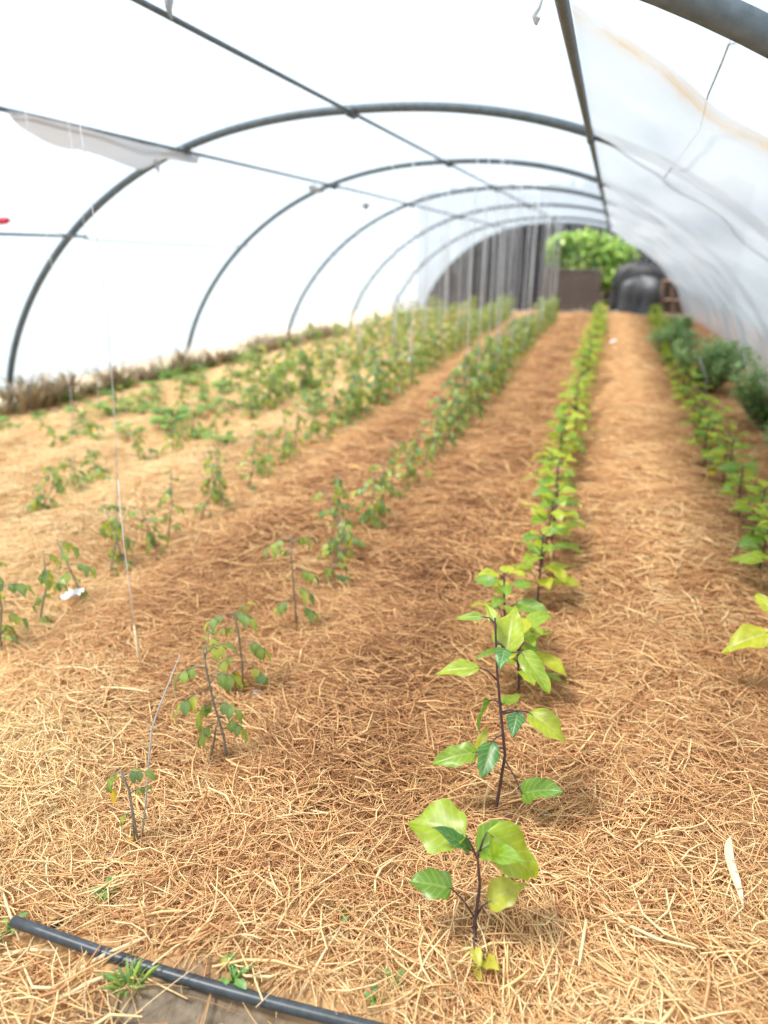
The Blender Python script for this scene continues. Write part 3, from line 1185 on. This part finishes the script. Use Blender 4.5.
hand_plant('eggplant', 1.46, [(494, 818), (500, 785), (505, 755), (501, 715), (497, 670), (495, 618)], [
    ((477, 752), (434, 764), 26, -.05, 'egg_leaf', .55, (504, 748)),
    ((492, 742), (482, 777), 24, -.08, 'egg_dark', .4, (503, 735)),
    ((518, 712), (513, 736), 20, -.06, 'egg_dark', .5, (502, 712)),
    ((528, 712), (565, 742), 28, -.03, 'egg_leaf', .9, (503, 714)),
    ((522, 794), (560, 790), 30, -.03, 'egg_leaf', .8, (505, 760)),
    ((521, 652), (548, 692), 24, -.05, 'egg_leaf', .6, (497, 660)),
    ((480, 668), (437, 674), 20, -.02, 'egg_leaf', .6, (497, 680)),
    ((506, 655), (514, 610), 34, .12, 'egg_leaf', .6, (496, 640)),
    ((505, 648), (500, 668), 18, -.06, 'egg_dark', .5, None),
    ((484, 617), (457, 619), 11, .0, 'egg_leaf', .5, (496, 625)),
    ((490, 700), (474, 736), 20, .10, 'egg_leaf', .5, (501, 705)),
    ((502, 705), (520, 696), 14, .08, 'egg_leaf', .5, None),
    ((478, 752), (487, 728), 12, .05, 'egg_yellow', .4, (504, 748)),
    ((496, 625), (486, 604), 12, .05, 'egg_leaf', .4, None),
], 'second eggplant of the middle row, tall thin stem with paired leaves', 'eggplant', EG, M['egg_stem'], 'egg')
hand_plant('eggplant', 2.30, [(775, 700), (776, 660), (778, 620)], [
    ((770, 632), (724, 652), 30, -.05, 'egg_leaf', .6, (777, 640)),
    ((785, 628), (800, 600), 30, .05, 'egg_leaf', .6, (777, 640)),
    ((774, 612), (756, 596), 18, .08, 'egg_leaf', .6, (778, 625)),
    ((782, 650), (820, 655), 30, .0, 'egg_leaf', .6, (777, 650)),
], 'front eggplant of the right row, one leaf reaching in at the right edge', 'eggplant', ER, M['egg_stem'], 'egg')

egg_protos = [eggplant_far(s) for s in (1, 2, 3, 4)]
tom_protos = [tomato_far(s) for s in (1, 2, 3, 4, 5)]


def row_plants(kind, x, ys, side, group, first_n, xdrift=0.0, hf=None):
    """plants of one row, near ones with every leaf an object of its own"""
    for i, y in enumerate(ys):
        r = random.Random(int(y * 977 + x * 131))
        px = x + xdrift * y + r.uniform(-.05, .05)
        k = i + first_n
        sh = ('eggplant' if kind == 'egg' else 'tomato plant')
        where = 'nearest' if k == 0 else None
        if k < len(ORD):
            lb = f'{ORD[k]} {"leafy" if kind == "egg" else "straggly"} {sh} from the camera in the {side} row'
        elif y < 12:
            lb = f'small blurred {sh} halfway along the {side} row'
        else:
            lb = f'tiny blurred {sh} at the far end of the {side} row'
        name = 'eggplant' if kind == 'egg' else 'tomato_plant'
        if y < 5.2:
            e = empty(name, (px, y, H(px, y)), 0)
            s = hf(y) if hf else 1
            if kind == 'egg':
                eggplant_individual(e, r, r.uniform(.30, .42) * s, r.randint(14, 18))
            else:
                tomato_individual(e, r, r.uniform(.30, .50) * s, r.randint(7, 14))
        else:
            pr = egg_protos if kind == 'egg' else tom_protos
            src = pr[r.randrange(len(pr))]
            e = copy_tree(src)
            e.location = (px, y, H(px, y))
            e.rotation_euler.z = r.uniform(0, 6.28)
            s = r.uniform(1.0, 1.3) * (hf(y) if hf else 1)
            e.scale = (s, s, s)
        tag(e, lb, 'eggplant' if kind == 'egg' else 'tomato plant', group)


def spaced(y0, y1, st, jit, seed, drop=0.0):
    r = random.Random(seed)
    out, y = [], y0
    while y < y1:
        if r.random() > drop:
            out.append(y + r.uniform(-jit, jit))
        y += st
    return out


row_plants('egg', -.20, spaced(2.0, 17.2, .35, .05, 1), 'middle eggplant', EG, 2, .004)
row_plants('egg', .80, spaced(3.05, 16.8, .36, .06, 2), 'right eggplant', ER, 1, .013)
T1, T2, T3, T4 = ('tomatoes of the row beside the middle eggplants', 'tomatoes of the second tomato row', 'tomatoes of the third tomato row', 'tomatoes of the row nearest the left film')

# front tomatoes of the first row, laid out one by one
def tomato_hand(Y, stems, leaves, label, yellow=(), twine=None):
    p = at(*stems[0][0], Y)
    org = Vector((p.x, Y, H(p.x, Y)))
    e = empty('tomato_plant', org)
    tag(e, label, 'tomato plant', T1)
    for st in stems:
        b = MB()
        P = [at(*q, Y) - org for q in st]
        P[0].z = min(P[0].z, H(P[0].x + org.x, Y) - org.z - .02)
        b.tube(P, [.0042 - .002 * i / len(P) for i in range(len(P))], 6)
        b.build('stem', M['tom_stem'], e)
    r = random.Random(int(Y * 555))
    for (bx, by, dx, dy, L) in leaves:
        b = MB()
        B = at(bx, by, Y) - org
        d = RGT * dx + UPV * dy + Vector((0, r.uniform(-.5, .3), 0))
        tomato_leaf(b, Vector((0, 0, 0)), d, Vector((0, 0, 1)), L, r)
        o = b.build('leaf', [M['tom_leaf'], M['tom_stem']], e)
        o.location = B
    for (bx, by, tx_, ty_, w) in yellow:
        b = MB()
        B, T = at(bx, by, Y) - org, at(tx_, ty_, Y) - org
        b.leaf((0, 0, 0), T - B, (0, -.7, .6), (T - B).length, w, .4, .3, .08, 3, 7, r)
        o = b.build('leaf', M['yellow_leaf'], e)
        o.location = B
        o['label'] = 'yellow dying leaf'
    return e


tomato_hand(1.06, [[(134, 842), (133, 815), (129, 790), (120, 770)], [(137, 838), (134, 820), (130, 795)]],
            [(129, 795, .25, .25, .07), (121, 771, -.4, -.2, .09), (124, 775, .5, .4, .09), (132, 812, -.7, -.2, .06)],
            'front tomato plant of the first tomato row, nearly bare with one yellow leaf', [(116, 790, 110, 806, .03), (131, 836, 138, 846, .02)])
tomato_hand(1.40, [[(228, 768), (224, 738), (213, 700), (206, 668), (203, 650)], [(208, 760), (214, 742), (216, 728)]],
            [(206, 668, -.6, .3, .12), (205, 660, .1, .5, .12), (218, 715, .7, -.2, .13), (209, 684, .3, .2, .11), (204, 655, .5, .5, .11), (211, 690, -.9, .0, .15), (213, 698, .9, .0, .12), (208, 676, .8, .3, .12), (220, 722, -.8, -.2, .12), (212, 700, -.4, -.3, .13)],
            'second tomato plant of the first tomato row, thin leaning stem, sparse drooping leaves')
tomato_hand(1.75, [[(243, 688), (242, 662), (238, 630), (232, 612)]],
            [(233, 614, -.7, .2, .13), (236, 622, .1, .5, .12), (241, 648, .4, .1, .13), (239, 634, -.5, .3, .12), (242, 668, -.6, -.2, .12), (234, 616, .6, .4, .12), (240, 640, .8, 0, .15), (241, 655, -.8, .1, .12), (242, 662, .5, -.2, .15)],
            'third tomato plant of the first tomato row, beside two pale stones', [(238, 672, 236, 690, .05)])
tomato_hand(2.2, [[(297, 628), (294, 595), (292, 565), (291, 535)]],
            [(291, 540, -.6, .3, .14), (292, 555, -.4, .2, .12), (294, 585, .6, .1, .13), (296, 605, .7, 0, .13), (292, 545, .4, .4, .12), (293, 570, .8, .1, .14), (295, 598, -.9, .0, .13)],
            'fourth tomato plant of the first tomato row, tall bare stem with a limp top')
row_plants('tom', -1.14, spaced(2.6, 7.0, .24, .06, 3) + spaced(7.1, 17.0, .33, .06, 13), 'first tomato', T1, 4, -.004, lambda y: 1.0 if y < 6 else 1.15)
row_plants('tom', -2.13, spaced(1.75, 7.0, .19, .08, 4) + spaced(7.1, 17.0, .28, .08, 14), 'second tomato', T2, 0, -.008, lambda y: .95 if y < 6 else 1.1)
row_plants('tom', -3.15, spaced(2.9, 7.0, .25, .12, 5, .05) + spaced(7.1, 17.0, .36, .12, 15, .05), 'third tomato', T3, 0, .0, lambda y: .8 if y < 6 else 1.0)
row_plants('tom', -4.15, spaced(4.0, 16.6, .42, .15, 6, .1), 'left-hand tomato', T4, 0, .03, lambda y: .7 if y < 7 else .9)
for p in egg_protos + tom_protos:
    for c in list(p.children):
        bpy.data.objects.remove(c)
    bpy.data.objects.remove(p)


# low weeds and seedlings between the left rows
def weed_mesh(seed, hgt, n, w, blade):
    r = random.Random(seed)
    b = MB()
    for i in range(n):
        an = r.uniform(0, 6.28)
        rad = r.random() * w
        base = Vector((math.cos(an) * rad * (.6 if blade else .1), math.sin(an) * rad * (.6 if blade else .1), -.01))
        d = Vector((math.cos(an) * .6, math.sin(an) * .6, r.uniform(.6, 1.6)))
        L = hgt * r.uniform(.5, 1.1)
        if blade:
            b.leaf(base, d, Vector((-math.cos(an), -math.sin(an), .6)), L, L * .06 + .004, 1.0, .2, 0, 1, 5, r, 'lance')
        else:
            tip = base + d.normalized() * L * .6
            b.tube([base, tip], .003, 4)
            b.leaf(tip, Vector((math.cos(an), math.sin(an), .1)), (0, 0, 1), L * .6, L * .38, .5, .2, .06, 2, 4, r)
    return b


def scatter(name, mat, meshes, pts, label, cat, group, srange=(.7, 1.3)):
    for i, (x, y) in enumerate(pts):
        o = bpy.data.objects.new(name, meshes[i % len(meshes)])
        COL.objects.link(o)
        o.location = (x, y, H(x, y))
        o.rotation_euler.z = random.uniform(0, 6.28)
        s = random.uniform(*srange)
        o.scale = (s, s, s)
        tag(o, label, cat, group)


wm = [weed_mesh(s, .14, 14, .12, False).mesh('weed', M['weed']) for s in (1, 2, 3)]
gm = [weed_mesh(s, .22, 40, .15, True).mesh('grass', M['weed']) for s in (4, 5, 6)]
dm = [weed_mesh(s, .30, 60, .2, True).mesh('dead_grass', M['dead']) for s in (7, 8, 9, 10, 12)]
r = random.Random(21)
pts = [(r.uniform(-5.5, -3.3), r.uniform(4.2, 8.5)) for _ in range(90)] + [(r.uniform(-3.3, -2.5), r.uniform(4.4, 8)) for _ in range(14)]
scatter('seedling_weed', None, wm, pts, 'low leafy weed growing in the straw on the left side', 'weed', 'low weeds in the left beds', (.7, 1.6))
pts = [(r.uniform(-4.8, -1.6), r.uniform(8, 16)) for _ in range(50)]
scatter('seedling_weed', None, wm, pts, 'small far weed between the distant left rows', 'weed', 'weeds between the distant left rows', (.8, 1.5))


def left_foot(y):
    xc, a, hh = hoop_par(y)
    return xc - a


def right_foot(y):
    xc, a, hh = hoop_par(y)
    return xc + a


pts = [(left_foot(y) + r.uniform(.22, .42), y) for y in np.arange(4.9, 12, .16)]
scatter('dead_grass_tuft', None, dm, pts, 'brown dead grass tuft along the foot of the left film', 'grass', 'dead grass along the left film', (.6, 1.6))
pts = [(left_foot(y) + r.uniform(.3, .6), y + r.uniform(-.1, .1)) for y in list(np.arange(5.0, 9, .5)) + list(np.arange(12.5, 17, .4))]
scatter('grass_tuft', None, gm, pts, 'green grass tuft near the foot of the left film', 'grass', 'green tufts along the left film', (.6, 1.4))


# feathery bushes on the right
def bush(seed, hgt, w, n):
    r = random.Random(seed)
    st, fo = MB(), MB()
    for i in range(n):
        an = r.uniform(0, 6.28)
        sp = r.random() ** .6
        top = Vector((math.cos(an) * w * sp, math.sin(an) * w * sp, hgt * r.uniform(.55, 1.0) * (1 - .3 * sp)))
        mid = Vector((top.x * .7, top.y * .7, top.z * .5))
        st.tube([(0, 0, -.03), mid, top], [.006, .004, .002], 4)
        for k in range(34):
            t = r.uniform(.12, 1)
            p = (Vector((0, 0, 0)).lerp(mid, t * 2) if t < .5 else mid.lerp(top, t * 2 - 1))
            a2 = r.uniform(0, 6.28)
            d = Vector((math.cos(a2), math.sin(a2), r.uniform(.0, .9)))
            fo.leaf(p, d, (0, 0, 1), r.uniform(.08, .14), .034, .7, .2, .1, 1, 4, r, 'lance')
    return st, fo


BU = [(1.42, 6.35, .78, .40, 'large feathery green bush at the right edge of the photo'), (1.16, 8.1, .74, .46, 'round feathery green bush against the right lining'),
      (1.45, 9.3, .5, .3, 'dark green bush behind the round bush on the right'), (.98, 10.6, .6, .36, 'middle small green bush of the right edge row'), (1.05, 11.9, .45, .3, 'farther small green bush by the right lining'),
      (1.25, 13.4, .45, .28, 'distant green bush at the foot of the right lining'), (1.45, 5.2, .5, .25, 'nearest leafy bush, low by the right edge')]
for i, (x, y, h_, w_, lb) in enumerate(BU):
    e = empty('feathery_bush', (x, y, H(x, y)))
    tag(e, lb, 'bush', 'green bushes along the right side')
    st, fo = bush(30 + i, h_, w_, 34)
    st.build('stems', M['tom_stem'], e)
    fo.build('foliage', M['bush'], e)

# ------------------------------------------------------------------ twine
def twine(x, y, lb, grp, rad, r, x2=None):
    z0 = H(x, y) + .02
    zt = roof_z(x, y) - .03
    b = MB()
    dx, dy = r.uniform(-.05, .05), r.uniform(-.1, .1)
    pts = []
    for k in range(7):
        t = k / 6
        pts.append((x + dx * math.sin(PI * t) + (r.uniform(-.05, .05) if k == 0 else 0), y + dy * math.sin(PI * t), z0 + (zt - z0) * t))
    b.tube(pts, rad, 4)
    tag(b.build('hanging_twine', M['twine']), lb, 'twine', grp)


r = random.Random(77)
for nm, x, dr, y0, lbn in (('t1', -1.14, -.004, 6.2, 'first tomato row'), ('t2', -2.13, -.008, 7.0, 'second tomato row'), ('t3', -3.15, 0, 8.0, 'third tomato row'), ('t4', -4.15, .03, 8.5, 'row nearest the left film')):
    for y in np.arange(y0, 17.2, .42):
        yy = float(y) + r.uniform(-.12, .12)
        twine(x + dr * yy + r.uniform(-.08, .08), yy, f'thin white training twine hanging over the {lbn}', f'white twine over the {lbn}', .004, r)
for px, py, pt, lb in ((75, 470, 330, 'single white twine hanging over the left bed'), (100, 455, 250, 'pale twine hanging beside it over the left bed, farther right'), (118, 540, 300, 'white twine hanging in front of the dead grass on the left')):
    p = gnd(px, py)
    q = at(px - 12, pt, p.y)
    b = MB()
    b.tube([p, p.lerp(q, .5) + Vector((.02, 0, 0)), q, Vector((q.x, q.y, roof_z(q.x, q.y) - .03))], .003, 4)
    tag(b.build('hanging_twine', M['twine']), lb, 'twine', 'loose twine on the left')
for px, py, pt, lb in ((392, 400, 140, 'white twine hanging over the middle of the beds'), (135, 560, 300, 'white twine ending in a dry husk on the left')):
    pass
for px, py, dx, dy, lb in ((705, 402, -6, -45, 'pale twine rising beside the round bush'), (742, 388, 3, -40, 'pale twine rising between the two right-hand bushes'), (748, 402, -5, -48, 'pale twine slanting up at the largest right-hand bush')):
    p = gnd(px, py)
    b = MB()
    b.tube([p, at(px - dx * .3, py + dy * .5, p.y), at(px + dx, py + dy, p.y)], .004, 5)
    tag(b.build('plant_twine', M['twine']), lb, 'twine', 'twine at the right-hand bushes')

# training twine wound round the front tomatoes
b = MB()
P = [at(142, 838, 1.08), at(146, 800, 1.1), at(149, 760, 1.12), at(152, 728, 1.13), at(160, 705, 1.15), at(180, 655, 1.2)]
b.tube(P, [.0026, .0026, .0025, .0022, .0018, .0012], 5)
tag(b.build('grey_twine', M['grey_twine']), 'grey twine rising from the front tomato plant', 'twine')
b = MB()
p = gnd(141, 668)
P = [p + Vector((0, 0, .004)), at(139, 655, p.y), at(134, 625, p.y)]
b.tube(P, [.003, .008, .004], 5)
q = [at(134, 625, p.y), at(130, 590, p.y + .01), at(124, 545, p.y + .02), at(118, 480, p.y + .03)]
tag(b.build('dry_husk', M['husk']), 'pale dry husk strip standing in the straw left of the first tomato row', 'husk')
b = MB()
b.tube(q, .0018, 5)
tag(b.build('thin_twine', M['twine']), 'thin white twine rising from the pale dry husk', 'twine')
b = MB()
P = [gnd(104, 880) + Vector((0, 0, .003)), gnd(106, 868) + Vector((0, 0, .015)), gnd(110, 852) + Vector((0, 0, .006))]
b.tube(P, .0022, 5)
tag(b.build('white_twine', M['twine']), 'short white twine lying above the small green clump', 'twine')

# ------------------------------------------------------------------ things lying about
b = MB()
A, C_ = HOSE
P = []
for k in range(17):
    t = 1.5 * k / 16
    q = A.lerp(C_, t)
    P.append(Vector((q.x, q.y - .012 * math.sin(t * 3), A.z)))
lift = max(H(p.x, p.y) + .016 - p.z for p in P)
b.tube([p + Vector((0, 0, max(lift, 0) * .35)) for p in P], .0125, 14)
tag(b.build('irrigation_pipe', M['hose']), 'black plastic irrigation pipe lying across the bottom left corner', 'pipe')
b = MB()
p = gnd(40, 936)
q = gnd(66, 922)
b.tube([p + Vector((0, 0, .01)), q + Vector((0, 0, .012))], [.008, .007], 8)
tag(b.build('pipe_stub', M['hose']), 'short dark stub of pipe poking out behind the black pipe', 'pipe')


def scrap(px, py, w, h_, mat, name, label, cat, seed):
    r = random.Random(seed)
    p = gnd(px, py)
    b = MB()
    n = 5
    vs = []
    a0 = r.uniform(0, 3)
    for j in range(n + 1):
        for i in range(n + 1):
            u, v = i / n - .5, j / n - .5
            x, y = u * w * (1 - .3 * abs(v)), v * h_ * (1 - .3 * abs(u))
            vs.append((x * math.cos(a0) - y * math.sin(a0), x * math.sin(a0) + y * math.cos(a0), .012 + .35 * w * abs(fb(u * 3 + seed, v * 3)) + .25 * w * (u + .5)))
    fs = [(j * (n + 1) + i, j * (n + 1) + i + 1, (j + 1) * (n + 1) + i + 1, (j + 1) * (n + 1) + i) for j in range(n) for i in range(n)]
    b.add(vs, fs)
    o = b.build(name, mat)
    o.location = p + Vector((0, 0, .03))
    tag(o, label, cat)


scrap(75, 606, .10, .07, M['litter'], 'paper_scrap', 'crumpled white paper scrap on the straw in the left foreground', 'paper', 1)
scrap(403, 365, .36, .30, M['litter'], 'plastic_litter', 'flat white litter scrap lying among the distant rows', 'litter', 2)
scrap(612, 345, .12, .08, M['litter'], 'paper_bit', 'tiny white scrap by the far end of the middle row', 'litter', 3)


def pebble(px, py, s, name, label, seed):
    b = MB()
    vs, fs = [], []
    NU, NV = 12, 8
    for j in range(NV + 1):
        ph = PI * j / NV
        for i in range(NU):
            an = 2 * PI * i / NU
            v = Vector((math.sin(ph) * math.cos(an), math.sin(ph) * math.sin(an), math.cos(ph)))
            k = 1 + .22 * noise.noise(v * 1.6 + Vector((seed, 0, 0)))
            vs.append((v.x * s * k * 1.25, v.y * s * k, v.z * s * k * .75))
    for j in range(NV):
        for i in range(NU):
            i2 = (i + 1) % NU
            fs.append((j * NU + i, (j + 1) * NU + i, (j + 1) * NU + i2, j * NU + i2))
    b.add(vs, fs)
    o = b.build(name, M['stone'])
    o.location = gnd(px, py) + Vector((0, 0, s * .6))
    tag(o, label, 'stone', 'stones by the third tomato plant')


pebble(241, 692, .012, 'pale_stone', 'smaller whitish stone at the foot of the third tomato plant', 1)
pebble(258, 696, .017, 'pale_stone', 'larger grey-brown stone right of the small whitish stone', 5)

# dry leaf blade lying at the lower right
b = MB()
A, Bq = gnd(727, 848), gnd(738, 915)
b.leaf(Vector((0, 0, .042)), (Bq - A), (.25, -.2, 1), (Bq - A).length * 1.03, .026, .25, .5, 0, 3, 12, random.Random(3), 'lance')
for k_, v_ in enumerate(b.v):
    t_ = b.uv[k_][1]
    b.v[k_] = (v_[0] - .012 * math.sin(t_ * 4.2), v_[1], v_[2] + .012 * t_ * (1 - t_))
o = b.build('dry_leaf', M['pale_husk'])
o.location = A
tag(o, 'long pale dried leaf blade lying on the straw at lower right', 'dry leaf')
# fallen yellow leaves
for px, py, s, lb in ((240, 688, .05, 'bright yellow fallen leaf by the pale stones'), (352, 470, .06, 'yellow fallen leaf in the straw between the rows'), (92, 432, .11, 'yellow-green leaf lying on the far left bed')):
    b = MB()
    b.leaf((0, 0, .03), (1, -.3, .1), (0, -.3, 1), s, s * .6, .5, .3, .08, 3, 7, random.Random(px))
    o = b.build('fallen_leaf', M['yellow_leaf'])
    o.location = gnd(px, py)
    tag(o, lb, 'leaf', 'fallen yellow leaves')

# small green clumps at the front
CL = [(107, 897, .05, 26, 'small bright green clump below the short white twine'), (350, 918, .035, 6, 'pair of tiny green leaves in the straw at the bottom centre'),
      (235, 985, .05, 16, 'tiny weed sprouting in the bare soil beside the pipe'), (130, 992, .07, 30, 'tuft of short grass left of the bare soil'),
      (395, 985, .035, 8, 'tiny seedling in the straw right of the black pipe'), (10, 935, .05, 10, 'small green weed at the left end of the black pipe'), (375, 1005, .03, 6, 'lowest green seedling just above the bottom edge')]
for i, (px, py, h_, n, lb) in enumerate(CL):
    b = weed_mesh(60 + i, h_ * (.8 if i == 0 else 1.0), n, h_ * .5, i == 3)
    o = b.build('green_clump', M['weed'])
    o.location = gnd(px, py) + Vector((0, 0, .018))
    tag(o, lb, 'weed', 'little weeds at the front')
# stout straw stalks lying around the pipe
ST = [((-2, 880), (22, 950), .0035, 'single thick straw stalk leaning over the black pipe at the left edge'), ((5, 958), (60, 960), .0045, 'thick pale stalk lying below the pipe, left'),
      ((60, 985), (150, 945), .005, 'long thick stalk crossing below the pipe'), ((120, 975), (60, 1010), .0045, 'thick stalk at the lower left of the bare soil'),
      ((300, 1000), (345, 930), .003, 'slim golden stalk standing right of the bare soil'), ((555, 990), (556, 965), .003, 'short white stalk at the bottom centre')]
for (a, c, rr, lb) in ST:
    A, C_ = gnd(*a), gnd(*c)
    b = MB()
    b.tube([A + Vector((0, 0, .012)), A.lerp(C_, .5) + Vector((0, 0, .03)), C_ + Vector((0, 0, .03))], [rr, rr, rr * .6], 6)
    tag(b.build('straw_stalk', M['husk']), lb, 'straw stalk', 'thick straw stalks at the front')

# ------------------------------------------------------------------ light
w = bpy.data.worlds.new('World')
SC.world = w
w.use_nodes = True
nt = w.node_tree
nt.nodes.clear()
wo = nt.nodes.new('ShaderNodeOutputWorld')
bg = nt.nodes.new('ShaderNodeBackground')
bg.inputs[0].default_value = (.84, .93, 1.0, 1)
bg.inputs[1].default_value = .85
nt.links.new(bg.outputs[0], wo.inputs[0])

sl = bpy.data.lights.new('sun', 'SUN')
sl.energy = 8.0
sl.color = (1, .93, .84)
sl.angle = math.radians(12)
so = bpy.data.objects.new('sun', sl)
COL.objects.link(so)
sd = Vector((.42, .22, -1.0)).normalized()
so.rotation_euler = sd.to_track_quat('-Z', 'Y').to_euler()
so.location = (-6, -4, 14)

# ------------------------------------------------------------------ camera
cd = bpy.data.cameras.new('camera')
cd.sensor_fit = 'VERTICAL'
cd.sensor_height = 36.0
cd.sensor_width = 36.0
cd.lens = F_PX / 1024 * 36.0
cd.clip_start = .02
cd.clip_end = 300
cd.dof.use_dof = True
cd.dof.focus_distance = 1.75
cd.dof.aperture_fstop = 1.3
co = bpy.data.objects.new('camera', cd)
co.matrix_world = Matrix.Translation(CAM) @ Matrix((RGT, UPV, -FWD)).transposed().to_4x4()
COL.objects.link(co)
SC.camera = co

SC.view_settings.view_transform = 'Standard'
SC.view_settings.look = 'None'
SC.view_settings.gamma = 1.0
SC.view_settings.use_curve_mapping = False
SC.view_settings.exposure = 0.45
SC.cycles.max_bounces = 9
SC.cycles.diffuse_bounces = 5
SC.cycles.transmission_bounces = 6
SC.cycles.transparent_max_bounces = 12
SC.cycles.use_denoising = True
SC.cycles.caustics_reflective = False
SC.cycles.caustics_refractive = False
